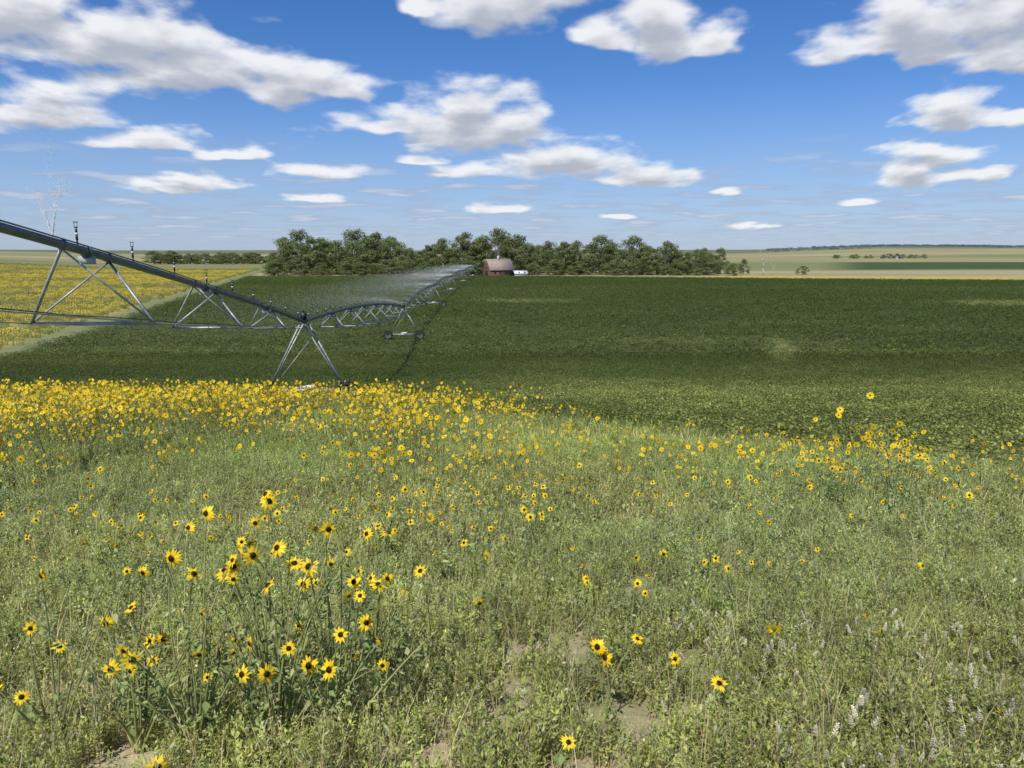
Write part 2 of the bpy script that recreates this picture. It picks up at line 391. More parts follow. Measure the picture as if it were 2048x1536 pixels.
# ------------------------------------------------------------ sunflowers
YEL=[(.88,.61,.015),(.92,.68,.02),(.86,.54,.01),(.92,.72,.04)]
def head(b,c,nrm,R,seed,hi=True):
    r=random.Random(seed); c=Vector(c); n=Vector(nrm).normalized(); a=n.orthogonal().normalized(); e=n.cross(a)
    npet=r.randint(13,19) if hi else 9
    droop=r.uniform(-.25,.6); miss=r.uniform(0,.2)
    for i in range(npet):
        if hi and r.random()<miss: continue
        t=2*math.pi*(i+r.uniform(-.3,.3))/npet; d=a*math.cos(t)+e*math.sin(t)
        cc_=Vector(r.choice(YEL))*r.uniform(.85,1.05); dd=(d-n*(droop+r.uniform(-.35,.3))).normalized()
        if hi: b.leaf(c+d*R*.22-n*R*.03,dd,n,R*r.uniform(.6,.9),R*r.uniform(.28,.40),tuple(cc_),r.uniform(-.14,.05))
        else:
            s=n.cross(d)*R*.36; b.add([c+d*R*.16,c+d*R*.65+s,c+d*R,c+d*R*.65-s],[(0,1,2),(0,2,3)],tuple(cc_))
    k=10 if hi else 6; vs=[c+n*R*.17]; cs=[(.035,.016,.006)]; ds=.95 if hi else .75
    for rr,h,cl in((.2,.15,(.02,.009,.005)),(.31,.02,(.085,.035,.008))):
        for i in range(k):
            t=2*math.pi*i/k; vs.append(c+(a*math.cos(t)+e*math.sin(t))*R*rr*ds+n*R*h); cs.append(cl)
    fs=[(0,1+i,1+(i+1)%k) for i in range(k)]
    for i in range(k):
        j=(i+1)%k; fs+=[(1+i,1+k+i,1+k+j),(1+i,1+k+j,1+j)]
    b.add(vs,fs,cs)
    if hi:
        vs=[c-n*R*.28]+[c+(a*math.cos(6.283*i/8)+e*math.sin(6.283*i/8))*R*.34-n*R*.03 for i in range(8)]
        b.add(vs,[(0,1+(i+1)%8,1+i) for i in range(8)],(.20,.27,.08))
def stempath(p0,p1,r,k=6,bend=.08):
    p0=Vector(p0);p1=Vector(p1); m=p0*.45+p1*.55; m.z+= (p1-p0).length*.08
    m.x=p0.x*.55+p1.x*.45+r.uniform(-bend,bend)*.5; m.y=p0.y*.55+p1.y*.45+r.uniform(-bend,bend)*.5
    return [(p0*(1-t)**2+m*2*t*(1-t)+p1*t*t) for t in [i/k for i in range(k+1)]]
def sunleaf(b,p,r,L):
    a=r.uniform(0,6.28); el=r.uniform(-.6,.7); d=Vector((math.cos(a)*math.cos(el),math.sin(a)*math.cos(el),math.sin(el)))
    c=Vector(r.choice([(.28,.36,.13),(.33,.41,.16),(.22,.30,.10),(.43,.47,.21)]))*r.uniform(.8,1.15)
    b.leaf(Vector(p)+d*.012,d,Vector((r.uniform(-.4,.4),r.uniform(-.4,.4),1)),L,L*r.uniform(.35,.6),tuple(c),r.uniform(.02,.22))
headmesh=[]
for i in range(12):
    b=B(); head(b,(0,0,0),(0,0,1),1.0,100+i); headmesh.append(b.mesh('sunflower_head',[M_petal]))
b=B()
r=random.Random(3)
for i in range(26):
    t=i*2.4; rr=.5*math.sqrt(i/26); d=Vector((math.cos(t),math.sin(t),.6)); p=Vector((math.cos(t)*rr,math.sin(t)*rr,.15))
    b.leaf(p,d,Vector((0,0,1)),.38,.12,(.12,.08,.04) if i<13 else (.2,.26,.09),.1)
seedmesh=b.mesh('seed_head',[M_leaf])
def facing(r):
    if r.random()<.27: return Vector((r.gauss(0,1),r.gauss(0,.8),r.uniform(-.2,1.0))).normalized()
    n=Vector((r.gauss(.0,.65),-1+r.gauss(0,.35),.5+r.gauss(0,.45))); return n.normalized()
def hero(base,heads,leaves,seed,label,R=.040,Lf=.046,extra=0):
    r=random.Random(seed); bx,by=base; gz=tz(bx,by); bs=B(); bl=B(); O=Vector((bx,by,gz))
    hp=[]
    for (hx,hh,hy) in heads: hp.append((Vector((hx,hy,tz(hx,hy)+hh))-O,True))
    zmax=max(p[0].z for p in hp)
    for i in range(extra):
        a=r.uniform(0,6.28); rr=r.uniform(.08,.5); hp.append((Vector((math.cos(a)*rr,math.sin(a)*rr*.6,r.uniform(.35,1.0)*zmax)),False))
    for p,fl in hp:
        st=Vector((r.uniform(-.008,.008),r.uniform(-.008,.008),-.02)); pts=stempath(st,p,r,7,.16)
        cst=r.choice([(.42,.46,.17),(.50,.52,.22),(.37,.39,.16)])
        bs.path(pts,.0055,.0022,5,cst)
        nl=leaves if fl else leaves+1
        for i in range(nl):
            t=r.uniform(.25,.98); q=pts[min(6,int(t*7))].lerp(pts[min(7,int(t*7)+1)],(t*7)%1)
            sunleaf(bl,q,r,Lf*r.uniform(.4,1.3)*(1.2-.55*t))
    o=mkobj('sunflower_plant',bs.mesh('sunflower_stems',[M_leaf]),loc=O)
    tag(o,label,'sunflower','wild sunflowers on the bank')
    l=mkobj('leaves',bl.mesh('sunflower_leaves',[M_leaf]),o)
    for j,(p,fl) in enumerate(hp):
        n=facing(r); sd=(not fl) and r.random()<.6
        h=mkobj('seed_head' if sd else 'flower_head',seedmesh if sd else r.choice(headmesh),o,loc=p)
        h.rotation_mode='QUATERNION'; h.rotation_quaternion=n.to_track_quat('Z','Y')
        s=(.016 if sd else R*r.uniform(.75,1.2)*(1 if fl else .75)); h.scale=(s,s,s)
LB='bushy wild sunflower with many open yellow blooms on branching stems'
hero((-1.3,2.75),[(-1.37,.84,2.8),(-1.26,.79,2.75),(-1.24,.62,2.75),(-1.26,1.01,2.9),(-1.14,.79,2.85),(-1.43,.9,3.1)],12,1,LB,extra=18)
hero((-.98,2.8),[(-1.04,.85,2.8),(-.96,.87,2.85),(-.97,.74,2.75),(-1.01,1.09,2.9),(-1.04,.51,2.7),(-1.06,.40,2.65),(-.96,.40,2.65),(-1.1,1.0,3.2)],12,2,LB,extra=18)
hero((-.74,2.85),[(-.82,.80,2.8),(-.83,.74,2.75),(-.80,.95,2.85),(-.64,.73,2.8),(-.69,.52,2.75),(-.73,.39,2.7),(-.81,.41,2.7),(-.595,.55,2.8),(-.54,.47,2.8),(-.55,.70,2.85)],11,3,LB,extra=14)
hero((-1.55,2.75),[(-1.49,.78,2.8),(-1.55,.63,2.8),(-1.66,.56,2.8),(-1.51,.44,2.7),(-1.6,.40,2.7)],11,4,LB,extra=11)
hero((-1.15,3.15),[(-1.2,.8,3.2),(-1.0,.7,3.2),(-1.35,.65,3.25),(-.85,.85,3.25)],11,14,LB,extra=14)
hero((-.7,3.35),[(-.75,.6,3.4),(-.6,.8,3.4),(-.9,.9,3.5)],11,15,LB,extra=10)
L2='small wild sunflower with yellow blooms among low weeds'
hero((-1.92,2.8),[(-1.86,.46,2.8),(-1.9,.77,2.8),(-1.97,.54,2.8),(-1.97,.28,2.7),(-2.1,.29,2.75)],7,5,L2,extra=4)
hero((-1.29,2.35),[(-1.29,.15,2.4),(-1.1,.12,2.38)],4,6,L2)
hero((.42,3.0),[(.41,.32,3.0),(.375,.37,3.0),(.56,.39,3.05)],6,7,L2,.040)
for k_,(a_,h_,d_) in enumerate([(.89,.24,2.9),(.745,.27,3.1),(.2,.26,2.35),(1.83,.295,2.5),(1.34,.27,3.5),(2.24,.32,3.3),(-.15,.475,4.2),(-.17,.36,3.6),(1.0,.4,4.6),(-.45,.6,3.4)]):
    hero((a_+.03,d_+.02),[(a_,h_,d_)],6,20+k_,L2,.038)
hero((1.78,3.4),[(1.76,.38,3.4),(1.81,.31,3.35)],5,40,L2,.037)
# mid distance plants
def midplant(H,nh,seed,hi,R=.045,spread=.35):
    r=random.Random(seed); b=B()
    for i in range(nh):
        a=r.uniform(0,6.28); rr=spread*H*math.sqrt(r.random()); p=Vector((math.cos(a)*rr,math.sin(a)*rr,H*r.uniform(.6,1.0)))
        pts=stempath((0,0,0),p,r,3,.1); b.path(pts,.004,.0025,3,(.34,.39,.15))
        for k in range(5 if hi else 4):
            t=r.uniform(.2,.9); q=pts[min(2,int(t*3))].lerp(pts[min(3,int(t*3)+1)],(t*3)%1); sunleaf(b,q,r,r.uniform(.03,.07))
        head(b,p,facing(r),R*r.uniform(.7,1.15),r.random(),hi)
    return b
def clus(x,y): 
    bq=x/y; return np.exp(-((bq-.49)/.085)**2-((y-7.9)/1.3)**2)
def pdens(x,y):
    bq=x/y
    d=5.2*sstep(3,5.0,y)*(1-.3*sstep(0,.3,bq))+.3
    d=d+1.3*sstep(.1,-.4,bq)*sstep(3.5,6,y)
    band=sstep(6,17,y)*sstep(.04,-.22,bq+.004*(y-14))
    d=d+band*2.4
    d=d+1.0*sstep(.25,.0,bq)*sstep(-.2,-.05,bq)*sstep(7,11,y)
    d=d*(.12+1.7*sstep(.38,.65,fbm(x,y,1.5,91)))
    d=d+11*clus(x,y)
    d=d*sstep(34,30,y)*(1-.5*sstep(0,.3,bq)*sstep(12,16,y))
    return d
NS=60000; x_,y_=wedge(NS,3.2,33,.82,.5); area=.82*(33**2-3.2**2)+2*.5*29.8
k_=(rng.random(NS)<pdens(x_,y_)*area/NS)&(y_<nearedge(x_)-.1); x_=x_[k_];y_=y_[k_]
o_=np.argsort(y_); x_=x_[o_]; y_=y_[o_]
def isband(x,y): return max(float(sstep(6.5,15,y)*sstep(.08,-.2,x/y)),.9*float(clus(x,y)))
lo=[midplant(.54,r_,200+i,True,.031,.40).mesh('small_wild_sunflower',[M_petal]) for i,r_ in enumerate((1,1,1,2,2,2,3,4))]
hi_=[midplant(.92,r_,300+r_,True,.036,.34).mesh('tall_wild_sunflower',[M_petal]) for r_ in (4,5,6,7)]
nind=250
for i in range(min(nind,len(x_))):
    X,Y=float(x_[i]),float(y_[i]); ib=isband(X,Y)
    me=random.choice(hi_ if random.random()<ib else lo)
    o=mkobj('sunflower_plant',me,loc=(X,Y,tz(X,Y)-.01),rot=(0,0,random.uniform(-.9,.9))); s=random.uniform(.6,1.15); o.scale=(s,s,s)
    tag(o,'tall wild sunflower with several yellow blooms' if me in hi_ else L2,'sunflower','wild sunflowers on the bank')
tl=[midplant(.56,r_,400+i,False,.034,.42).arr() for i,r_ in enumerate((1,2,2,3))]
th=[midplant(1.05,r_,500+r_,False,.039,.40).arr() for r_ in (4,5,6,7)]
xr=x_[nind:];yr=y_[nind:]
ibm=rng.random(len(xr))<np.array([isband(a,c) for a,c in zip(xr,yr)])
P=np.stack([xr,yr,terr(xr,yr)],-1)
def sc3(tm,P): return scatter(tm,P,rng.uniform(-.9,.9,len(P)),rng.uniform(.55,1.2,len(P)),rng.uniform(.85,1.1,(len(P),1))*np.ones((1,3)),.08)
o=stuff('sunflower_patch',[sc3(th,P[ibm]),sc3(tl,P[~ibm])],M_petal,'dense patch of yellow wild sunflowers along crop edge','sunflowers')

# ------------------------------------------------------------ pivot irrigator
piv=bpy.data.objects.new('center_pivot_irrigator',None); COL.objects.link(piv); piv.location=(-10,35.5,tz(-10,35.5))
tag(piv,'long galvanized irrigation machine on wheeled towers spraying the crop','irrigation machine')
PO=Vector(piv.location)
TW=[(-6.1,-19.),(-10,35.5),(-13.6,93),(-15.8,150),(-16.8,206),(-17.0,262),(-16.5,316)]
HP=4.0
tops=[Vector((a,c,tz(a,c)+HP)) for a,c in TW]
def addp(name,b,mats,smooth=False,parent=piv,orig=PO):
    b.v=[tuple(Vector(v)-orig) for v in b.v]
    me=b.mesh(name,mats,smooth); return mkobj(name,me,parent)
def spanpt(i,s):
    p=tops[i].lerp(tops[i+1],s); p.z+=.62*4*s*(1-s); return p
def sprk(b,p):
    p=Vector(p)
    b.tube(p,p+Vector((0,0,.1)),.018,.018,6,m=0)
    b.tube(p+Vector((0,0,.1)),p+Vector((0,0,.2)),.024,.023,8,m=0)
    b.tube(p+Vector((0,0,.2)),p+Vector((0,0,.235)),.030,.030,8,m=1)
    b.tube(p+Vector((0,0,.235)),p+Vector((0,0,.31)),.022,.022,8,m=0)
    b.tube(p+Vector((0,0,.31)),p+Vector((0,0,.335)),.026,.026,8,m=1)
    for s in(-1,1): b.tube(p+Vector((s*.03,0,.33)),p+Vector((s*.03,0,.44)),.005,.005,4,m=0)
    b.tube(p+Vector((0,0,.335)),p+Vector((0,0,.355)),.034,.034,8,m=0)
    b.tube(p+Vector((0,0,.435)),p+Vector((0,0,.45)),.046,.042,8,m=0)
b=B(); sprk(b,(0,0,0)); spm=b.mesh('sprinkler',[M_black,M_white])
spts=[]
for i in range(6):
    L_=(tops[i+1]-tops[i]).length; e=(tops[i+1]-tops[i]).normalized(); sd=Vector((e.y,-e.x,0)).normalized()
    b=B(); K=36; pts=[spanpt(i,k/K) for k in range(K+1)]
    b.path(pts,.084,.084,12)
    for j in range(0,9):
        p=spanpt(i,j/8)
        b.tube(p-e*.03,p+e*.03,.125,.125,12)
        for s_ in(-.9,.9):
            if 0<j<8: p2=spanpt(i,j/8+s_/L_); b.tube(p2-e*.05,p2+e*.05,.098,.098,10)
    b.path([p+Vector((0,0,.1))+sd*.05 for p in pts],.016,.016,5)
    addp('water_pipe',b,[M_pipe],True)
    b=B(); prev=None
    tw0=tops[i]+e*.5-Vector((0,0,.15)); tw1=tops[i+1]-e*.5-Vector((0,0,.15))
    for j in range(1,8):
        s=j/8; pr=4*s*(1-s); dep=(.25+1.27*pr) ; w=.5+2.05*pr; p=spanpt(i,s)
        ends=[p+sd*(q*w/2)-Vector((0,0,dep)) for q in(-1,1)]
        b.beam(ends[0],ends[1],.07,.06)
        for en in ends:
            for al in(-.95,.95):
                b.beam(en,spanpt(i,s+al/L_)-Vector((0,0,.08)),.05,.035)
        b.box(p-Vector((0,0,.17)),(.34,.02,.16),Matrix((sd,e,Vector((0,0,1)))).transposed())
        if prev:
            for q in(0,1): b.tube(prev[q],ends[q],.013,.013,5)
        else:
            for q in(0,1): b.tube(tw0,ends[q],.013,.013,5)
        prev=ends
    for q in(0,1): b.tube(tw1,prev[q],.013,.013,5)
    addp('truss',b,[M_galv])
    if i<2:
        b=B(); pp=[spanpt(i,.125+ .75*k/14)-Vector((0,0,(.25+1.1*4*(.125+.75*k/14)*(1-(.125+.75*k/14)))+.03*abs(math.sin(k*1.57)))) for k in range(15)]
        b.path(pp,.012,.012,5); addp('cable',b,[M_black])
    if i==0:
        for k in range(-2,10): spts.append(spanpt(0,(12.3+2.45*k+19)/54.5)+Vector((0,0,.08)))
    else:
        ns=int(L_/2.25)
        for k in range(1,ns+1): spts.append(spanpt(i,(k-.5)/ns)+Vector((0,0,.08)))
spts=[p for p in spts if p.y>5]; spts.sort(key=lambda p:p.y)
for p in spts[:99]: mkobj('sprinkler',spm,piv,loc=p-PO)
b=B()
for p in spts[99:]: sprk(b,p)
o=addp('sprinkler',b,[M_black,M_white]); o['kind']='stuff'
def ringgeo(b,c,prof,n,m):
    c=Vector(c); k=len(prof); vs=[]
    for i in range(n):
        t=2*math.pi*i/n
        for (rr,oy) in prof: vs.append(c+Vector((math.cos(t)*rr,oy,math.sin(t)*rr)))
    fs=[]
    for i in range(n):
        for j in range(k):
            a=i*k+j; b_=i*k+(j+1)%k; c_=((i+1)%n)*k+(j+1)%k; d_=((i+1)%n)*k+j
            fs+=[(a,b_,c_),(a,c_,d_)]
    b.add(vs,fs,m=m)
bw=B()
ringgeo(bw,(0,0,0),[(.36,-.1),(.46,-.14),(.53,-.13),(.555,-.08),(.56,0),(.555,.08),(.53,.13),(.46,.14),(.36,.1)],30,0)
for i in range(22):
    t=2*math.pi*i/22
    for s_ in(-1,1):
        tt=t+(.14 if s_>0 else 0); R=Matrix.Rotation(-tt,3,'Y')@Matrix.Rotation(s_*.5,3,'X')
        bw.box((math.cos(tt)*.575,s_*.065,math.sin(tt)*.575),(.05,.15,.04),R,m=0)
ringgeo(bw,(0,0,0),[(.37,-.11),(.30,-.04),(.06,-.03),(.06,.03),(.30,.04),(.37,.11)],24,1)
bw.tube((0,-.14,0),(0,.14,0),.08,.08,12,m=1)
wheelm=bw.mesh('wheel',[M_rubber,M_pipe])
for ti,(tx_,ty_) in enumerate(TW):
    top=tops[ti]
    e=(tops[min(ti+1,6)]-tops[max(ti-1,0)]); e.z=0; e.normalize(); ang=math.atan2(e.y,e.x)-math.pi/2
    b=B(); hb=.62
    b.beam((-2.0,0,hb),(2.0,0,hb),.12,.14)
    b.beam((-.3,-.5,HP-.25),(.3,-.5,HP-.25),.05,.05); b.beam((-.3,.5,HP-.25),(.3,.5,HP-.25),.05,.05)
    b.beam((-1.75,0,hb),(.12,.4,3.0),.03,.03)
    for k in range(6):
        t=(k+1)/7; xx=-(1.85-(1.85-.12)*t); zz=hb+(HP-.25-hb)*t; yy_=.48*t
        b.beam((xx,-yy_,zz),(xx,yy_,zz),.022,.022)
    tw=mkobj('drive_tower',b.mesh('tower_frame',[M_galv]),piv,loc=Vector((tx_,ty_,top.z-HP))-PO,rot=(0,0,ang))
    for s in(-1,1):
        for q in(-1,1):
            b=B(); b.beam((s*1.85,q*.04,hb),(s*.1,q*.5,HP-.12),.085,.06); mkobj('leg',b.mesh('leg',[M_galv]),tw)
        mkobj('wheel',wheelm,tw,loc=(s*2.0,-.24,.5),rot=(0,random.random(),0))
        b=B(); b.tube((s*2.0,-.12,.57),(s*2.0,.12,.57),.13,.13,12); b.box((s*2.0,.05,.6),(.26,.2,.24)); mkobj('gearbox',b.mesh('gearbox',[M_galv]),tw)
    b=B(); b.box((.15,0,hb+.17),(.4,.2,.16)); b.tube((-.05,0,hb+.16),(-.35,0,hb+.16),.07,.07,12); b.tube((-1.9,0,hb-.12),(1.9,0,hb-.12),.025,.025,6); mkobj('motor',b.mesh('motor',[M_white]),tw)
    b=B(); b.box((.05,-.25,HP+.27),(.26,.22,.34)); b.tube((.05,-.25,HP+.44),(.05,-.25,HP+.6),.03,.03,8); mkobj('control_box',b.mesh('control_box',[M_black if ti!=0 else M_white]),tw)
b=B(); eo=tops[6]; b.path([eo,eo+Vector((0,8,.1)),eo+Vector((0,16,.1))],.07,.06,8); b.tube(eo+Vector((0,16,0)),eo+Vector((-.6,16.5,.9)),.06,.03,8); addp('end_boom',b,[M_galv])

# water spray : fine droplets drifting down-wind
M_water,nt,bb=newmat('spray_water'); bb.inputs['Base Color'].default_value=(.93,.95,.97,1); bb.inputs['Roughness'].default_value=.25
N=nt.nodes; tr=N.new('ShaderNodeBsdfTranslucent'); tr.inputs['Color'].default_value=(.95,.97,1,1); mx=N.new('ShaderNodeMixShader'); mx.inputs[0].default_value=.45
wn=N.new('ShaderNodeTexNoise'); wn.inputs['Scale'].default_value=.5; wr=N.new('ShaderNodeMapRange'); wr.inputs['To Min'].default_value=.35; wr.inputs['To Max'].default_value=.55
nt.links.new(wn.outputs['Fac'],wr.inputs['Value']); nt.links.new(wr.outputs[0],mx.inputs[0])
nt.links.new(bb.outputs[0],mx.inputs[1]); nt.links.new(tr.outputs[0],mx.inputs[2]); nt.links.new(mx.outputs[0],N['Material Output'].inputs['Surface'])
def streaks(P,D,L,W):
    n=len(P); s=rng.normal(size=(n,3)); s=np.cross(D,s); s/=np.linalg.norm(s,axis=1,keepdims=True)+1e-9
    V_=np.stack([P-s*W[:,None],P+s*W[:,None],P+D*L[:,None]],1).reshape(-1,3); F_=np.arange(3*n).reshape(n,3); return V_,F_
SP=np.array([list(p) for p in spts if p.y>38])
w=np.clip((SP[:,1]-25)/60,.55,1); w/=w.sum()
n=250000; ix=rng.choice(len(SP),n,p=w); a=rng.random(n)*6.28; s=rng.random(n)**1.15; R=6+5*rng.random(n)
puff=(.15+1.6*rng.random(len(SP))**1.5)[ix]
drag=.4+1.3*rng.random(n)
dr=-(20*s*s+4*s)*drag
x0=SP[ix,0]+np.cos(a)*R*s*.8+dr; y0=SP[ix,1]+np.sin(a)*R*s; z0=SP[ix,2]+.35
gz=terr(x0,y0); up=(2.6*rng.random(n)**1.3)*np.clip(puff,.4,1.3)
z=z0+up*s-(z0+up-gz-.6)*s**(2.0+1.4*rng.random(n))
vx=np.cos(a)*R+-20*s-3; vy=np.sin(a)*R; vz=up-(z0+up-gz)*2.2*s**1.2
D=np.stack([vx,vy,vz],-1); D/=np.linalg.norm(D,axis=1,keepdims=True)
ds=np.clip(y0/165,.22,1.0)*np.clip(puff,.45,1.15)
V_,F_=streaks(np.stack([x0,y0,z],-1),D,(.07+.10*rng.random(n))*ds,(.0035+.0035*rng.random(n))*ds)
o=mkobj('water_spray',mesh_from('water_spray',V_,F_,None,[M_water])); tag(o,'white mist of sprinkler water drifting over the crop','water spray',kind='stuff')
# leaking jets from a pipe joint
J=spanpt(0,.603)+Vector((0,0,.1)); parts=[]
for (vx,vz,nn) in((-.30,.9,900),(.24,1.1,1000),(.05,2.0,160),(.15,2.5,90)):
    t=rng.random(nn)**1.6; sp=.008+.09*t*t
    T=vz*.85
    px=J.x+vx*t*1.2*max(1,vz*.5)+rng.normal(0,1,nn)*sp; py=J.y+rng.normal(0,1,nn)*sp+.1*t; pz=J.z+T*(1.0*t*2-t*t)+rng.normal(0,1,nn)*sp
    D=np.stack([vx+0*t,0*t,2*T*(1-t)+.05],-1); D/=np.linalg.norm(D,axis=1,keepdims=True)
    V_,F_=streaks(np.stack([px,py,pz],-1),D,.04*(1.4-t),.0035*(1.3-.5*t)); parts.append((V_,F_,V_*0+1))
nn=90; px=J.x+rng.normal(.2,.4,nn); pz=J.z+rng.uniform(0,4.2,nn); py=J.y+rng.normal(0,.5,nn)
V_,F_=streaks(np.stack([px,py,pz],-1),np.tile([[0,0,1.]],(nn,1)),.012+0*px,.007+0*px); parts.append((V_,F_,V_*0+1))
V_,F_,C_=join(parts); o=mkobj('water_jets',mesh_from('water_jets',V_,F_,None,[M_water])); tag(o,'thin jets and drops of water leaking above the pipe joint','water spray',kind='stuff')

# ------------------------------------------------------------ trees
def tree_meshes(H,Wd,seed,dark=1.,dens=1.):
    r=random.Random(seed); rg=np.random.default_rng(seed)
    b=B(); th=H*.3
    b.path([Vector((0,0,-.3)),Vector((r.uniform(-.2,.2),0,th*.5)),Vector((r.uniform(-.3,.3),0,th))],H*.025,H*.018,8,(.22,.19,.15))
    cl=[]
    ncl=int(38*dens)
    for i in range(ncl):
        a=r.uniform(0,6.28); t=(i+r.random())/ncl; z=H*(.08+.83*t); prof=(math.sin(math.pi*min(1,(t*.70+.28)))**.6)
        rr=Wd/2*prof*math.sqrt(r.uniform(.05,1)); c=Vector((math.cos(a)*rr,math.sin(a)*rr,z)); cl.append((c,H*r.uniform(.06,.12)))
    cl.append((Vector((r.uniform(-.1,.1)*Wd,0,H*.93)),H*.08))
    for c,rad in cl[::3]:
        st=Vector((0,0,th*r.uniform(.6,1))); m=st.lerp(c,.5)+Vector((0,0,-.4)); b.path([st,m,c],H*.010,H*.004,5,(.25,.22,.17))
    trunk=b.mesh('trunk',[M_bark])
    Vs=[];Cs=[]
    for c,rad in cl:
        n=135; d=rg.normal(size=(n,3)); d/=np.linalg.norm(d,axis=1,keepdims=True); q=rad*(.5+.6*rg.random(n))[:,None]
        P=np.array(c)[None]+d*q*np.array([[1.3,1.3,.85]])
        # leaf normals loosely follow the clump surface so clumps catch the sun on top
        nn=d+rg.normal(size=(n,3))*.6+np.array([[0,0,.35]]); nn/=np.linalg.norm(nn,axis=1,keepdims=True)
        t1=np.cross(nn,rg.normal(size=(n,3))); t1/=np.linalg.norm(t1,axis=1,keepdims=True); t2=np.cross(t1,nn)
        s=(.14+.20*rg.random(n))[:,None]*H/15
        q4=np.stack([P-t1*s,P+t2*s*.7,P+t1*s,P-t2*s*.7],1)
        Vs.append(q4.reshape(-1,3)); base=np.array(r.choice([(.175,.215,.08),(.205,.245,.095),(.145,.185,.07),(.235,.265,.115)]))*dark
        Cs.append(np.repeat(base[None]*(.8+.4*rg.random((n,1))),4,0))
    V_=np.concatenate(Vs); F_=np.arange(len(V_)).reshape(-1,4)
    return trunk,mesh_from('crown',V_,F_,np.concatenate(Cs),[M_tree])
TM=[tree_meshes(16,w_,700+i,1.) for i,w_ in enumerate((15,17,13,18,14,16,12,17))]
def plant(x,y,h,w=None,kind=0,label='broad leafy cottonwood tree beside the farmstead',grp='trees around the farmstead'):
    tr_,cr_=TM[kind%len(TM)]; e=bpy.data.objects.new('tree',None); COL.objects.link(e); e.location=(x,y,tz(x,y)); s=h/16
    ws=s*(w or 1)*random.uniform(.9,1.15); e.scale=(ws,ws,s); e.rotation_euler=(0,0,random.uniform(0,6.28))
    tag(e,label,'tree',grp); mkobj('trunk',tr_,e); mkobj('crown',cr_,e)
XS=[-107,-98,-89,-75,-63,-56,-47,-40,-32,-22,-15,-5.5,1.5,7,17.5,24.5,31,41,47.5,56,61,69.5,75,84.5,91.5,99.5,108]
HS=[17.5,20,17,21.5,20,15.5,12.5,14,16,19,17.5,22,18,13.5,15,15,15.5,18.5,15,17.5,13,15,12,11.5,12,12.5,7]
for i,(a,h) in enumerate(zip(XS,HS)):
    plant(a+random.uniform(-1,1),345+random.uniform(-4,10),h*random.uniform(.98,1.06),None,i*3+random.randint(0,2))
for a in np.arange(-110,103,6.2):
    i=int(np.argmin([abs(a-q) for q in XS])); plant(float(a)+random.uniform(-2.5,2.5),366+random.uniform(0,14),HS[i]*random.uniform(.72,.95),1.3,random.randint(0,7))
for a in np.arange(-110,100,8):
    if abs(a+5)<9: continue
    plant(float(a)+random.uniform(-4,4),336+random.uniform(-2,4),random.uniform(4.5,7.5),1.8,random.randint(0,7),'low bushy tree at the grove edge')
plant(136,350,4.2,1.4,3,'small round lone bush on dry grassland','lone trees')
for i in range(26): plant(-302+i*3.9+random.uniform(-2,2),640+random.uniform(-12,14),random.uniform(8,12)*(1.15 if i<4 else .9),1.6,i,'dark tree in a distant windbreak','trees in distant windbreaks')
for i in range(13): plant(470+i*11+random.uniform(-3,3),1090+random.uniform(-8,10),random.uniform(4.5,7.5),1.9,i,'dark tree in a distant windbreak','trees in distant windbreaks')
rg=rng
n=5200; bx_=rg.uniform(.34,.95,n); yy_=rg.uniform(2200,3300,n); xx_=bx_*yy_; k_=fbm(xx_,yy_,160,33)>.5; xx_=xx_[k_];yy_=yy_[k_]
def blob_t(seed):
    r=np.random.default_rng(seed); n=26; d=r.normal(size=(n,3)); d/=np.linalg.norm(d,axis=1,keepdims=True); P=d*np.array([[5,5,2.6]])+np.array([[0,0,2.6]])
    t1=r.normal(size=(n,3)); t2=np.cross(t1,r.normal(size=(n,3))); t1/=np.linalg.norm(t1,axis=1,keepdims=True); t2/=np.linalg.norm(t2,axis=1,keepdims=True)
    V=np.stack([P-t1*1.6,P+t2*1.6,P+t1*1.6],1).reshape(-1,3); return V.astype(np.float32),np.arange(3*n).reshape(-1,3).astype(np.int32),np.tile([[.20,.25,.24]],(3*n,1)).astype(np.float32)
stuff('distant_woods',scatter([blob_t(i) for i in range(3)],np.stack([xx_,yy_,terr(xx_,yy_)],-1),rg.random(len(xx_))*6,rg.uniform(.7,1.4,len(xx_)),rg.uniform(.8,1.2,(len(xx_),1))*np.ones((1,3)),0),M_tree,'dark scattered woods covering a distant ridge','woods')
def deadtree(x,y,h,seed):
    r=random.Random(seed); b=B()
    def br(p,d,l,rad,dep):
        q=p+d*l; b.path([p,p.lerp(q,.5)+Vector((r.uniform(-.1,.1)*l,0,0)),q],rad,rad*.6,5,(.50,.46,.40))
        if dep>0:
            for _ in range(3): br(p.lerp(q,r.uniform(.5,1)),(d+Vector((r.uniform(-.8,.8),r.uniform(-.8,.8),r.uniform(-.1,.5)))).normalized(),l*r.uniform(.45,.7),rad*.5,dep-1)
    br(Vector((0,0,-.2)),Vector((.02,0,1)),h*.5,h*.018,3)
    e=bpy.data.objects.new('dead_tree',None); COL.objects.link(e); e.location=(x,y,tz(x,y)); tag(e,'bare bleached dead tree standing in dry grass','dead tree','dead trees'); mkobj('trunk',b.mesh('dead_trunk',[M_bark]),e)
deadtree(116,345,12.5,4); deadtree(121,347,7,8)

